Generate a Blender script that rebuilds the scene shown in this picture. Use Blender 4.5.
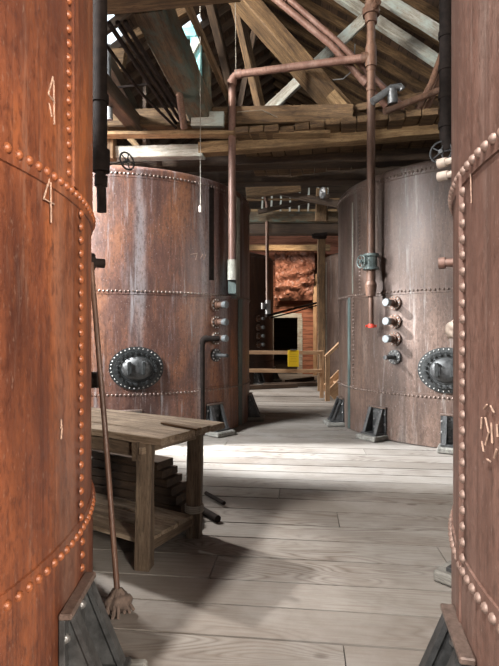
import bpy, bmesh, math, random
from mathutils import Vector, Matrix, noise
random.seed(7)
for o in list(bpy.data.objects): bpy.data.objects.remove(o)
S = bpy.context.scene
COL = S.collection
PI = math.pi
def R(d): return math.radians(d)

# ------------------------------------------------------------ camera
F, CX, CY, EYE = 490.0, 249.5, 333.0, 1.5
cam = bpy.data.cameras.new('camera'); camo = bpy.data.objects.new('camera', cam); COL.objects.link(camo)
camo.location = (0, 0, EYE); camo.rotation_euler = (PI/2, 0, 0)
cam.sensor_fit = 'VERTICAL'; cam.sensor_height = 24; cam.lens = F/666*24; cam.clip_start = .05
S.camera = camo
# ------------------------------------------------------------ world and light
S.view_settings.view_transform = 'Standard'; S.view_settings.look = 'None'
S.view_settings.gamma = 1; S.view_settings.use_curve_mapping = False
S.view_settings.exposure = 0.74
w = bpy.data.worlds.new('World'); S.world = w; w.use_nodes = True
w.node_tree.nodes['Background'].inputs[0].default_value = (.80, .93, 1, 1)
w.node_tree.nodes['Background'].inputs[1].default_value = 1.2
def area(name, loc, target, sx, sy, power, col, spread=180):
    l = bpy.data.lights.new(name, 'AREA'); l.shape = 'RECTANGLE'; l.size = sx; l.size_y = sy
    l.energy = power; l.color = col; l.spread = R(spread)
    o = bpy.data.objects.new(name, l); COL.objects.link(o); o.location = loc
    d = Vector(target)-Vector(loc); o.rotation_euler = d.to_track_quat('-Z', 'Y').to_euler()
    return o
WHITE = (1, .965, .92)
area('window_light_left_gap', (-6.9, 5.4, 3.0), (2.4, 6.8, .6), 2.0, 1.6, 28, WHITE, 56)
area('window_light_front', (3.7, -4.1, 3.2), (-.9, 1.5, 2.6), 1.4, 1.6, 270, (1, .91, .80), 100)
area('window_light_left_near', (-4.2, -3.6, 3.6), (.8, 3.0, 1.6), 2.0, 1.8, 150, WHITE, 110)
area('skylight_left_front', (-5.8, 2.4, 6.0), (-1.8, 6.7, 2.4), 1.4, 1.2, 350, (.94, .98, 1), 90)
area('window_light_left_back', (-5.0, 12.2, 3.3), (2.0, 12.6, .6), 2.2, 2.2, 220, WHITE, 100)
area('window_light_back_room', (.9, 15.2, 4.6), (1.3, 17.8, 1.6), 1.2, .8, 42, (1, .82, .64), 90)
area('fill_light_right_gap', (6.9, 4.6, 3.0), (-.6, 7.6, 2.2), 1.8, 1.6, 16, WHITE, 60)  # added fill for the left middle tank's right flank; no window here
def spot(name, loc, target, power, deg, blend, soft, col=WHITE):
    l = bpy.data.lights.new(name, 'SPOT'); l.energy = power; l.color = col; l.spot_size = R(deg); l.spot_blend = blend; l.shadow_soft_size = soft
    o = bpy.data.objects.new(name, l); COL.objects.link(o); o.location = loc
    o.rotation_euler = (Vector(target)-Vector(loc)).to_track_quat('-Z', 'Y').to_euler()
spot('roof_hatch_light', (-2.0, -1.8, 8.8), (1.5, 2.2, 0), 3600, 26, .25, .12)
spot('fill_light_floor_band', (-5.6, 6.6, 6.4), (1.2, 7.1, 0), 10500, 31, .45, .2, (.95, .98, 1))  # added spot standing in for daylight on the floor band
spot('fill_light_far_aisle', (2.2, 9.9, 6.5), (.9, 11.5, .6), 700, 42, .6, .3)  # added spot to brighten the far rails and yellow sign
spot('fill_light_roof_underside', (-3.6, 4.6, 6.4), (3.4, 9.8, 6.7), 900, 56, .6, .2, (1, .92, .80))  # added warm spot standing in for bounce under the right roof slope
spot('fill_light_bench_top', (-4.2, 6.4, 6.4), (-.85, 3.75, .85), 1600, 15, .6, .15)  # added narrow spot to brighten the bench top

# ------------------------------------------------------------ helpers
def P(px, py, Y): return Vector(((px-CX)/F*Y, Y, EYE+(CY-py)/F*Y))
TH = -math.atan2(.75, 6.77)                   # the building is turned a little against the view
U = Vector((math.cos(TH), math.sin(TH), 0)); V = Vector((-math.sin(TH), math.cos(TH), 0))
def G(u, v, z=0): return U*u+V*v+Vector((0, 0, z))

class MB:
    def __init__(s): s.b = bmesh.new(); s.n = 0
    def box(s, c, d, rot=None, bev=0):
        m = Matrix.Translation(Vector(c)) @ (rot.to_4x4() if rot else Matrix.Identity(4)) @ Matrix.Diagonal((d[0], d[1], d[2], 1))
        r = bmesh.ops.create_cube(s.b, size=1, matrix=m)
        if bev:
            es = {e for v in r['verts'] for e in v.link_edges}
            bmesh.ops.bevel(s.b, geom=list(es), offset=bev, segments=1, affect='EDGES')
        return s
    def cyl(s, p0, p1, r, seg=16, r2=None):
        p0 = Vector(p0); p1 = Vector(p1); d = p1-p0
        m = Matrix.Translation((p0+p1)/2) @ d.to_track_quat('Z', 'Y').to_matrix().to_4x4()
        bmesh.ops.create_cone(s.b, cap_ends=True, segments=seg, radius1=r, radius2=r if r2 is None else r2, depth=d.length, matrix=m)
        return s
    def dome(s, p, n, r, seg=8, h=.75):
        n = Vector(n).normalized(); q = n.to_track_quat('Z', 'Y').to_matrix().to_4x4()
        m = Matrix.Translation(Vector(p)) @ q
        rings = []
        for (rr, zz) in ((1.0, 0), (.88, .45), (.5, .85)):
            rings.append([s.b.verts.new(m @ Vector((r*rr*math.cos(2*PI*k/seg), r*rr*math.sin(2*PI*k/seg), r*h*zz))) for k in range(seg)])
        top = s.b.verts.new(m @ Vector((0, 0, r*h)))
        for a, b in zip(rings, rings[1:]):
            for k in range(seg): s.b.faces.new((a[k], a[(k+1) % seg], b[(k+1) % seg], b[k]))
        for k in range(seg): s.b.faces.new((rings[-1][k], rings[-1][(k+1) % seg], top))
        return s
    def lathe(s, prof, seg=96, m=None):
        m = m or Matrix.Identity(4); rings = []
        for (r, z) in prof:
            if r < 1e-5: rings.append([s.b.verts.new(m @ Vector((0, 0, z)))])
            else: rings.append([s.b.verts.new(m @ Vector((r*math.cos(2*PI*k/seg), r*math.sin(2*PI*k/seg), z))) for k in range(seg)])
        for a, b in zip(rings, rings[1:]):
            for k in range(seg):
                k2 = (k+1) % seg
                if len(a) == 1: s.b.faces.new((a[0], b[k2], b[k]))
                elif len(b) == 1: s.b.faces.new((a[k], a[k2], b[0]))
                else: s.b.faces.new((a[k], a[k2], b[k2], b[k]))
        return s
    def torus(s, c, ax, Rr, r, seg=24, ms=8):
        q = Vector(ax).to_track_quat('Z', 'Y').to_matrix(); c = Vector(c); vs = []
        for i in range(seg):
            a = 2*PI*i/seg; row = []
            for j in range(ms):
                t = 2*PI*j/ms; row.append(s.b.verts.new(c+q @ Vector(((Rr+r*math.cos(t))*math.cos(a), (Rr+r*math.cos(t))*math.sin(a), r*math.sin(t)))))
            vs.append(row)
        for i in range(seg):
            for j in range(ms):
                s.b.faces.new((vs[i][j], vs[(i+1) % seg][j], vs[(i+1) % seg][(j+1) % ms], vs[i][(j+1) % ms]))
        return s
    def tube(s, pts, r, seg=14):
        """round tube through points, with smooth mitred rings"""
        pts = [Vector(p) for p in pts]; rings = []; up = None
        for i, p in enumerate(pts):
            t = (pts[min(i+1, len(pts)-1)]-pts[max(i-1, 0)]).normalized()
            if up is None: up = t.orthogonal().normalized()
            up = (up-t*up.dot(t)).normalized(); sd = t.cross(up)
            rings.append([s.b.verts.new(p+up*r*math.cos(2*PI*k/seg)+sd*r*math.sin(2*PI*k/seg)) for k in range(seg)])
        for a, b in zip(rings, rings[1:]):
            for k in range(seg): s.b.faces.new((a[k], a[(k+1) % seg], b[(k+1) % seg], b[k]))
        s.b.faces.new(rings[0][::-1]); s.b.faces.new(rings[-1])
        return s
    def prism(s, poly, y0, y1, m=None):
        """polygon in local x,z extruded along y"""
        m = m or Matrix.Identity(4)
        a = [s.b.verts.new(m @ Vector((x, y0, z))) for x, z in poly]; b = [s.b.verts.new(m @ Vector((x, y1, z))) for x, z in poly]
        s.b.faces.new(a); s.b.faces.new(b[::-1]); n = len(poly)
        for k in range(n): s.b.faces.new((a[k], b[k], b[(k+1) % n], a[(k+1) % n]))
        return s
    def mesh(s, name, mat, smooth=False):
        bmesh.ops.recalc_face_normals(s.b, faces=s.b.faces[:])
        me = bpy.data.meshes.new(name); s.b.to_mesh(me); s.b.free()
        if mat: me.materials.append(mat)
        if smooth:
            for p in me.polygons: p.use_smooth = True
            try: me.set_sharp_from_angle(angle=R(38))
            except Exception: pass
        return me
    def obj(s, name, mat, parent=None, smooth=False, **k):
        return link(name, s.mesh(name, mat, smooth), parent, **k)
def link(name, me, parent=None, loc=None, rot=None):
    o = bpy.data.objects.new(name, me); COL.objects.link(o)
    if parent: o.parent = parent
    if loc is not None: o.location = loc
    if rot is not None: o.rotation_euler = rot
    return o
def tag(o, label=None, cat=None, group=None, kind=None):
    if label: o['label'] = label
    if cat: o['category'] = cat
    if group: o['group'] = group
    if kind: o['kind'] = kind
    return o
def empty(name, loc=(0, 0, 0), rz=0): return link(name, None, None, loc, (0, 0, rz))
def struct(o): o['kind'] = 'structure'; return o
def axis_frame(p0, p1):
    """frame whose x runs from p0 to p1 and z stays as upright as it can"""
    x = (Vector(p1)-Vector(p0)).normalized(); up = Vector((0, 0, 1))
    if abs(x.z) > .98: up = V.copy()
    y = up.cross(x).normalized(); z = x.cross(y)
    return Matrix((x, y, z)).transposed()
def timber(name, p0, p1, wd, ht, mat, label=None, cat='beam', group=None, parent=None, seed=0, rough=.006, roll=0):
    """a sawn timber: local x along its length, worn edges"""
    p0 = Vector(p0); p1 = Vector(p1); L = (p1-p0).length
    b = bmesh.new(); n = max(2, min(28, int(L/.22)))
    rings = []; c = min(wd, ht)*.07
    prof = [(-wd/2+c, -ht/2), (wd/2-c, -ht/2), (wd/2, -ht/2+c), (wd/2, ht/2-c), (wd/2-c, ht/2), (-wd/2+c, ht/2), (-wd/2, ht/2-c), (-wd/2, -ht/2+c)]
    for i in range(n+1):
        x = L*i/n; row = []
        for k, (y, z) in enumerate(prof):
            q = Vector((x*1.7+seed*3.1, y*4+k, z*4))
            row.append(b.verts.new((x, y+noise.noise(q)*rough, z+noise.noise(q+Vector((9, 3, 1)))*rough)))
        rings.append(row)
    for a, d in zip(rings, rings[1:]):
        for k in range(8): b.faces.new((a[k], a[(k+1) % 8], d[(k+1) % 8], d[k]))
    b.faces.new(rings[0][::-1]); b.faces.new(rings[-1])
    bmesh.ops.recalc_face_normals(b, faces=b.faces[:])
    me = bpy.data.meshes.new(name); b.to_mesh(me); b.free(); me.materials.append(mat)
    o = link(name, me, parent)
    o.matrix_local = Matrix.Translation(p0) @ axis_frame(p0, p1).to_4x4() @ Matrix.Rotation(roll, 4, 'X')
    if label: tag(o, label, cat, group)
    return o

# ------------------------------------------------------------ materials
def nodes(name):
    m = bpy.data.materials.new(name); m.use_nodes = True; nt = m.node_tree
    return m, nt, nt.nodes['Principled BSDF']
def N(nt, t, **k):
    n = nt.nodes.new(t)
    for a, v in k.items():
        if a.startswith('i_'):
            n.inputs[a[2:].replace('_', ' ')].default_value = v
        else: setattr(n, a, v)
    return n
def ramp(nt, fac, stops):
    r = nt.nodes.new('ShaderNodeValToRGB'); e = r.color_ramp.elements
    while len(e) < len(stops): e.new(.5)
    for x, (p, c) in zip(e, stops):
        x.position = p; x.color = (c[0], c[1], c[2], 1) if hasattr(c, '__len__') else (c, c, c, 1)
    nt.links.new(fac, r.inputs[0]); return r.outputs[0]
def mapped(nt, scale, loc=(0, 0, 0), src='Object'):
    tc = nt.nodes.new('ShaderNodeTexCoord'); mp = nt.nodes.new('ShaderNodeMapping')
    mp.inputs['Scale'].default_value = scale; mp.inputs['Location'].default_value = loc
    nt.links.new(tc.outputs[src], mp.inputs[0]); return mp.outputs[0]
def ntex(nt, vec, scale, detail=6, rough=.6, dist=0):
    n = nt.nodes.new('ShaderNodeTexNoise'); n.inputs['Scale'].default_value = scale; n.inputs['Detail'].default_value = detail
    n.inputs['Roughness'].default_value = rough; n.inputs['Distortion'].default_value = dist
    nt.links.new(vec, n.inputs['Vector']); return n.outputs[0]
def mix(nt, fac, a, b, mode='MIX'):
    m = nt.nodes.new('ShaderNodeMix'); m.data_type = 'RGBA'; m.blend_type = mode
    for s, v in ((0, fac), (6, a), (7, b)):
        if isinstance(v, (int, float)): m.inputs[s].default_value = v
        elif isinstance(v, tuple): m.inputs[s].default_value = (*v[:3], 1)
        else: nt.links.new(v, m.inputs[s])
    return m.outputs[2]
def bump(nt, bs, h, st=.3, dist=.01):
    b = nt.nodes.new('ShaderNodeBump'); b.inputs['Strength'].default_value = st; b.inputs['Distance'].default_value = dist
    nt.links.new(h, b.inputs['Height']); nt.links.new(b.outputs[0], bs.inputs['Normal'])
def rust(name, dark, mid, bright, pale=(.42, .36, .32), seed=0, pale_amt=.5, bright_lo=.48, rough=.5, streak=.5, metal=.15):
    m, nt, bs = nodes(name); s = seed*3.7
    big = ntex(nt, mapped(nt, (.8, .8, .35), (s, s, 0)), 1.6, 5, .6, .4)
    str_ = ntex(nt, mapped(nt, (5, 5, .35), (s, 1, 0)), 1.5, 6, .65)
    fine = ntex(nt, mapped(nt, (1, 1, .45), (s, 2, 0)), 34, 8, .8)
    speck = ntex(nt, mapped(nt, (1, 1, .5), (s, 4, 0)), 75, 3, .6)
    mott = ntex(nt, mapped(nt, (1, 1, .22), (s, 7, 0)), 6, 10, .8, .25)
    band = ntex(nt, mapped(nt, (1, 1, .10), (s+3, 7, 0)), 2.6, 5, .55, .15)
    drip = ntex(nt, mapped(nt, (16, 16, .6), (s, 3, 2)), 1.2, 5, .7)
    c = ramp(nt, big, [(.32, dark), (.5, mid), (.68, bright)])
    c = mix(nt, ramp(nt, str_, [(bright_lo, 0), (bright_lo+.2, streak)]), c, bright)
    c = mix(nt, ramp(nt, mott, [(.28, .85), (.54, 0), (.55, 0)]), c, dark)
    c = mix(nt, ramp(nt, mott, [(.52, 0), (.70, .35)]), c, bright)
    c = mix(nt, ramp(nt, band, [(.56, 0), (.68, .75*streak)]), c, bright)
    c = mix(nt, ramp(nt, band, [(.32, .55*pale_amt), (.43, 0), (.5, 0)]), c, pale)
    c = mix(nt, ramp(nt, drip, [(.34, .55), (.46, 0), (.5, 0)]), c, dark)
    c = mix(nt, ramp(nt, fine, [(.33, .9), (.52, 0), (.53, 0)]), c, dark)
    c = mix(nt, ramp(nt, str_, [(.3, .6), (.42, 0), (.43, 0)]), c, dark)
    pz = ntex(nt, mapped(nt, (7, 7, .5), (s+9, 1, 5)), 1.4, 8, .75)
    c = mix(nt, ramp(nt, pz, [(.56, 0), (.70, pale_amt)]), c, pale)
    c = mix(nt, ramp(nt, speck, [(.62, 0), (.72, .45*pale_amt+.1)]), c, pale)
    nt.links.new(c, bs.inputs['Base Color'])
    nt.links.new(ramp(nt, fine, [(.3, rough-.12), (.7, rough+.18)]), bs.inputs['Roughness'])
    bs.inputs['Metallic'].default_value = metal
    bump(nt, bs, mix(nt, .35, fine, speck), .35, .006)
    return m
def wood(name, dark, mid, light, seed=0, grain=1.0, rough=.8, spot=None, across=14, knots=True):
    """grain runs along local x"""
    m, nt, bs = nodes(name); s = seed*2.3
    oi = nt.nodes.new('ShaderNodeObjectInfo'); ad = nt.nodes.new('ShaderNodeVectorMath'); ad.operation = 'ADD'
    sc = nt.nodes.new('ShaderNodeVectorMath'); sc.operation = 'SCALE'; sc.inputs[3].default_value = 31
    cmb = nt.nodes.new('ShaderNodeCombineXYZ')
    for k in range(3): nt.links.new(oi.outputs['Random'], cmb.inputs[k])
    nt.links.new(cmb.outputs[0], sc.inputs[0])
    nt.links.new(mapped(nt, (.55, 6, 6), (s, s, s)), ad.inputs[0]); nt.links.new(sc.outputs[0], ad.inputs[1])
    g = ntex(nt, ad.outputs[0], across/4, 8, .7, .5)
    g2 = ntex(nt, ad.outputs[0], across*1.6, 4, .7)
    blot = ntex(nt, mapped(nt, (1, 1, 1), (s, 0, 0)), 2.2, 5, .6)
    c = ramp(nt, g, [(.3, dark), (.5, mid), (.72, light)])
    c = mix(nt, ramp(nt, g2, [(.36, .7*grain), (.48, 0), (.5, 0)]), c, dark)
    c = mix(nt, ramp(nt, blot, [(.3, .55), (.55, 0), (.6, 0)]), c, dark)
    if spot: c = mix(nt, ramp(nt, ntex(nt, mapped(nt, (1, 2, 2), (s+5, 0, 0)), 1.8, 8, .75), [(.48, 0), (.62, .8)]), c, spot)
    nt.links.new(c, bs.inputs['Base Color']); bs.inputs['Roughness'].default_value = rough
    bump(nt, bs, mix(nt, .5, g, g2), .5, .012)
    return m
def plain(name, col, rough=.5, metal=0, var=.25, scale=9, emit=0):
    m, nt, bs = nodes(name)
    n = ntex(nt, mapped(nt, (1, 1, 1)), scale, 6, .65)
    d = tuple(c*(1-var) for c in col); l = tuple(min(1, c*(1+var)) for c in col)
    nt.links.new(ramp(nt, n, [(.35, d), (.65, l)]), bs.inputs['Base Color'])
    bs.inputs['Roughness'].default_value = rough; bs.inputs['Metallic'].default_value = metal
    bump(nt, bs, n, .15, .005)
    if sum(col) < .06: bs.inputs['Specular IOR Level'].default_value = .15
    return m
def boards(name, c1, c2, gap, width=.18, axis=2, rough=.85):
    """board wall: boards stacked along the given local axis, with dark joints"""
    m, nt, bs = nodes(name)
    v = mapped(nt, (1, 1, 1)); sp = nt.nodes.new('ShaderNodeSeparateXYZ'); nt.links.new(v, sp.inputs[0])
    dv = nt.nodes.new('ShaderNodeMath'); dv.operation = 'DIVIDE'; dv.inputs[1].default_value = width; nt.links.new(sp.outputs[axis], dv.inputs[0])
    fr = nt.nodes.new('ShaderNodeMath'); fr.operation = 'FRACT'; nt.links.new(dv.outputs[0], fr.inputs[0])
    fl = nt.nodes.new('ShaderNodeMath'); fl.operation = 'FLOOR'; nt.links.new(dv.outputs[0], fl.inputs[0])
    wn = nt.nodes.new('ShaderNodeTexWhiteNoise'); wn.noise_dimensions = '1D'; nt.links.new(fl.outputs[0], wn.inputs['W'])
    sc = [1.2, 1.2, 1.2]; sc[axis] = 14
    g = ntex(nt, mapped(nt, tuple(sc)), 2, 7, .7)
    c = mix(nt, wn.outputs[0], c1, c2)
    c = mix(nt, ramp(nt, g, [(.32, .75), (.55, 0), (.6, 0)]), c, gap)
    c = mix(nt, ramp(nt, fr.outputs[0], [(0, 1), (.07, 0), (.95, 0), (1, 1)]), c, gap)
    nt.links.new(c, bs.inputs['Base Color']); bs.inputs['Roughness'].default_value = rough
    bump(nt, bs, ramp(nt, fr.outputs[0], [(0, 0), (.08, 1), (.94, 1), (1, 0)]), .5, .02)
    return m

M = {}
M['rust_near_left'] = rust('rust_near_left', (.065, .021, .013), (.205, .064, .029), (.37, .115, .036), (.36, .25, .19), 1, .35, .50, .42, .45)
M['rust_near_right'] = rust('rust_near_right', (.080, .042, .031), (.175, .096, .073), (.235, .138, .108), (.42, .35, .31), 2, .35, .52, .55, .4)
M['rust_mid_left'] = rust('rust_mid_left', (.050, .025, .020), (.145, .070, .052), (.29, .118, .054), (.40, .39, .40), 5, .65, .56, .40, .55)
M['rust_mid_right'] = rust('rust_mid_right', (.050, .031, .024), (.13, .083, .065), (.19, .122, .092), (.40, .38, .36), 4, .55, .56, .42, .4)
M['rivet_pale'] = plain('rivet_pale', (.24, .165, .135), .5, .2, .3, 40)
M['rivet_dark'] = plain('rivet_dark', (.16, .115, .095), .42, .4, .3, 40)
M['rust_back'] = rust('rust_back', (.03, .018, .013), (.07, .035, .025), (.12, .06, .035), (.2, .17, .15), 6, .3, .56, .5, .4)
M['iron'] = plain('cast_iron', (.060, .060, .060), .5, .4, .45, 14)
M['manhole_iron'] = plain('manhole_iron', (.042, .044, .044), .42, .5, .4, 20)
M['bolt_light'] = plain('bolt_light', (.30, .29, .27), .45, .3, .3, 30)
M['iron_bolt'] = plain('worn_iron_bolt', (.15, .145, .14), .42, .5, .3, 30)
M['iron_green'] = rust('patina_iron', (.03, .038, .036), (.085, .115, .108), (.17, .215, .20), (.35, .40, .36), 7, .6, .55, .5, .4)
M['pale_paint'] = rust('flaking_pale_paint', (.10, .10, .08), (.32, .31, .26), (.55, .53, .46), (.5, .5, .45), 8, .7, .4, .6, .6)
M['pipe_pink'] = rust('pipe_rust_pink', (.10, .048, .034), (.20, .105, .078), (.28, .16, .12), (.4, .3, .25), 9, .3, .5, .45, .4)
M['pipe_brown'] = rust('pipe_rust_brown', (.045, .022, .014), (.12, .060, .038), (.19, .10, .062), (.35, .26, .2), 10, .3, .5, .5, .4)
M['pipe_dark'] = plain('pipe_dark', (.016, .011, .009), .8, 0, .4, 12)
M['pipe_grey'] = plain('pipe_grey', (.14, .14, .14), .45, .4, .3, 20)
M['cap_grey'] = plain('nozzle_cap_grey', (.15, .165, .17), .5, .2, .3, 30)
M['stone_pipe'] = plain('pale_pipe_end', (.48, .40, .34), .6, 0, .15, 20)
M['red'] = plain('red_paint', (.60, .06, .035), .5, 0, .3, 30)
M['timber'] = wood('old_timber', (.028, .014, .006), (.135, .076, .033), (.27, .165, .078), 1)
M['timber_dark'] = wood('old_timber_dark', (.022, .013, .008), (.06, .035, .020), (.11, .066, .036), 2)
M['timber_tan'] = wood('old_timber_tan', (.075, .042, .018), (.29, .18, .085), (.44, .30, .155), 3)
M['timber_white'] = wood('old_timber_whitewashed', (.16, .13, .10), (.40, .37, .31), (.56, .54, .48), 4, spot=(.45, .52, .48))
M['timber_teal'] = wood('timber_with_verdigris', (.032, .020, .010), (.11, .072, .038), (.19, .13, .07), 5, spot=(.075, .115, .095))
M['cyan_board'] = wood('turquoise_board', (.10, .24, .25), (.25, .58, .60), (.45, .80, .80), 6, grain=.5)  # turquoise tone through the wood grain
M['bench_top'] = wood('bench_boards', (.075, .048, .028), (.25, .185, .125), (.42, .335, .25), 7)
M['bench_leg'] = wood('bench_leg_wood', (.032, .020, .012), (.11, .074, .046), (.20, .15, .10), 8)
M['rail_wood'] = wood('new_pine_rail', (.30, .17, .09), (.52, .33, .19), (.62, .43, .27), 9, grain=.4)
M['pad'] = wood('grey_foot_timber', (.07, .065, .055), (.19, .18, .16), (.30, .29, .26), 10)
M['wall_red'] = boards('red_clapboard', (.30, .105, .06), (.40, .17, .10), (.05, .018, .012), .16)
M['wall_dark'] = boards('dark_board_wall', (.055, .034, .022), (.09, .058, .036), (.012, .008, .006), .22)
M['roof'] = boards('roof_boards', (.06, .034, .020), (.125, .072, .042), (.010, .007, .005), .2, 0)
M['yellow'] = plain('yellow_sign_paint', (.95, .66, .02), .5, 0, .03, 4)
M['sheet'] = plain('crinkled_tarpaper', (.23, .10, .065), .45, 0, .45, 7)
M['rag'] = plain('grey_rag', (.10, .07, .055), .9, 0, .4, 20)
M['string'] = plain('string', (.26, .23, .19), .8)
M['black'] = plain('black_void', (.008, .007, .006), .9)

def floor_mat():
    m, nt, bs = nodes('weathered_floor_planks')
    at = nt.nodes.new('ShaderNodeAttribute'); at.attribute_name = 'plank'; at.attribute_type = 'GEOMETRY'
    ad = nt.nodes.new('ShaderNodeVectorMath'); ad.operation = 'ADD'
    sc = nt.nodes.new('ShaderNodeVectorMath'); sc.operation = 'SCALE'; sc.inputs[3].default_value = 40
    nt.links.new(at.outputs['Color'], sc.inputs[0]); nt.links.new(mapped(nt, (1, 1, 1)), ad.inputs[0]); nt.links.new(sc.outputs[0], ad.inputs[1])
    def mp(s):
        q = nt.nodes.new('ShaderNodeMapping'); q.inputs['Scale'].default_value = s; nt.links.new(ad.outputs[0], q.inputs[0]); return q.outputs[0]
    # cathedral grain: contour lines of a stretched smooth noise
    base = ntex(nt, mp((.55, 3.4, 1)), 1.1, 2, .45, .3)
    mu = nt.nodes.new('ShaderNodeMath'); mu.operation = 'MULTIPLY'; mu.inputs[1].default_value = 26; nt.links.new(base, mu.inputs[0])
    fr = nt.nodes.new('ShaderNodeMath'); fr.operation = 'PINGPONG'; fr.inputs[1].default_value = .5; nt.links.new(mu.outputs[0], fr.inputs[0])
    lines = ramp(nt, fr.outputs[0], [(0, 1), (.2, .4), (.45, 0)])
    fineg = ntex(nt, mp((1.2, 38, 1)), 2, 6, .7)
    blot = ntex(nt, mp((.5, .8, 1)), 2.0, 6, .65)
    tone = nt.nodes.new('ShaderNodeSeparateColor'); nt.links.new(at.outputs['Color'], tone.inputs[0])
    c = mix(nt, tone.outputs[0], (.19, .170, .148), (.28, .257, .23))
    c = mix(nt, ramp(nt, blot, [(.35, .5), (.6, 0), (.61, 0)]), c, (.15, .118, .094))
    msk = ramp(nt, ntex(nt, mp((.5, 1.2, 1)), 1.3, 3, .5), [(.47, .12), (.62, .85)])
    lm = nt.nodes.new('ShaderNodeMath'); lm.operation = 'MULTIPLY'; nt.links.new(lines, lm.inputs[0]); nt.links.new(msk, lm.inputs[1])
    c = mix(nt, lm.outputs[0], c, (.085, .062, .048))
    c = mix(nt, ramp(nt, fineg, [(.36, .55), (.52, 0), (.53, 0)]), c, (.15, .115, .09))
    # traffic dust wears the boards pale
    c = mix(nt, ramp(nt, ntex(nt, mapped(nt, (1, 1, 1)), 1.3, 8, .7), [(.45, 0), (.7, .45)]), c, (.31, .29, .27))
    kn = nt.nodes.new('ShaderNodeTexVoronoi'); kn.inputs['Scale'].default_value = 1.5; nt.links.new(mp((.7, 1.3, 1)), kn.inputs['Vector'])
    c = mix(nt, ramp(nt, kn.outputs['Distance'], [(0, .85), (.035, .7), (.06, 0)]), c, (.07, .05, .04))
    nt.links.new(c, bs.inputs['Base Color']); bs.inputs['Roughness'].default_value = .72
    bump(nt, bs, mix(nt, .5, fineg, lines), .25, .006)
    return m
M['floor'] = floor_mat()

# ------------------------------------------------------------ the setting
def build_floor():
    b = bmesh.new(); lay = b.loops.layers.float_color.new('plank')
    v = -5.6; i = 0; rr = random.Random(3)
    while v < 18.3:
        wd = .27+rr.random()*.05; u = -8.2-rr.random()*3
        while u < 8:
            L = 4.5+rr.random()*4; u1 = min(u+L, 8)
            if u1-u > .05:
                tone = (rr.random(), rr.random(), rr.random(), 1)
                dz = rr.random()*.004
                vs = [b.verts.new(q) for q in ((u+.003, v+.006, dz), (u1-.003, v+.006, dz), (u1-.003, v+wd-.006, dz*.5), (u+.003, v+wd-.006, dz*.5))]
                lo = [b.verts.new((q.co.x, q.co.y, -.03)) for q in vs]
                fs = [b.faces.new(vs)]
                for k in range(4): fs.append(b.faces.new((vs[k], lo[k], lo[(k+1) % 4], vs[(k+1) % 4])))
                for f in fs:
                    for l in f.loops: l[lay] = tone
            u = u1
        v += wd; i += 1
    me = bpy.data.meshes.new('floor'); bmesh.ops.recalc_face_normals(b, faces=b.faces[:]); b.to_mesh(me); b.free(); me.materials.append(M['floor'])
    o = link('floor', me, None, (0, 0, -.004), (0, 0, TH)); struct(o)
    q = MB().box((0, 6.3, -.06), (16.4, 24.4, .05)).obj('floor_base', M['black'], None, rot=(0, 0, TH)); struct(q)
build_floor()

def wall(name, mat, boxes):
    mb = MB()
    for (c, d) in boxes: mb.box(c, d)
    return struct(mb.obj(name, mat, None, rot=(0, 0, TH)))
# back wall with the doorway (local u, v, z)
BW = 18.0
def u_at(px, v):   # the building's u of an image column at depth v
    t = (px-CX)/F; n = (V.x-t*V.y); return -v*n/(U.x-t*U.y)
d0, d1 = u_at(273.5, BW), u_at(297.5, BW)
wall('wall_back', M['wall_red'], [(((-8+d0)/2, BW+.1, 2.65), (d0+8, .2, 5.3)), (((d1+8)/2, BW+.1, 2.65), (8-d1, .2, 5.3)), (((d0+d1)/2, BW+.1, 3.68), (d1-d0, .2, 3.24))])
wall('wall_back_gable', M['wall_dark'], [((0, BW+.1, 8.65), (16, .2, 6.7))])  # weathered boards, with the unlit gable's darkness put into their colour
wall('wall_left', M['wall_dark'], [((-8, 6.3, .7), (.2, 24, 1.4)), ((-8, 6.3, 5.9), (.2, 24, 3.6)), ((-8, -1.5, 2.75), (.2, 8.4, 2.7)), ((-8, 9.0, 2.75), (.2, 3.2, 2.7)), ((-8, 16.2, 2.75), (.2, 4.2, 2.7))])
wall('wall_right', M['wall_dark'], [((8, 6.3, 3.1), (.2, 24, 6.2))])
wall('wall_front', M['wall_dark'], [((0, -5.7, .6), (16, .2, 1.2)), ((0, -5.7, 7.6), (16, .2, 6)), ((-7, -5.7, 3), (2, .2, 3.7)), ((0, -5.7, 3), (3, .2, 3.7)), ((7, -5.7, 3), (2, .2, 3.7))])
def window(name, c, w_, h_, along):
    mb = MB(); x, y, z = c
    def bar(a, zz, da, dz):
        mb.box((x+(a if along == 'u' else 0), y+(a if along == 'v' else 0), zz), (da if along == 'u' else .08, da if along == 'v' else .08, dz))
    for s in (-1, 1): bar(s*w_/2, z, .08, h_); bar(0, z+s*h_/2, w_, .08)
    n = max(2, round(w_/.5))
    for k in range(1, n): bar(-w_/2+w_*k/n, z, .03, h_)
    for k in range(1, 4): bar(0, z-h_/2+h_*k/4, w_, .03)
    return struct(mb.obj(name, M['timber_white'], None, rot=(0, 0, TH)))
window('window_1', (-8, 5.05, 2.75), 4.6, 2.6, 'v'); window('window_2', (-8, 12.4, 2.75), 3.4, 2.6, 'v')
window('window_3', (-3.7, -5.7, 2.9), 4.5, 3.3, 'u'); window('window_4', (3.7, -5.7, 2.9), 4.5, 3.3, 'u')
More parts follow.
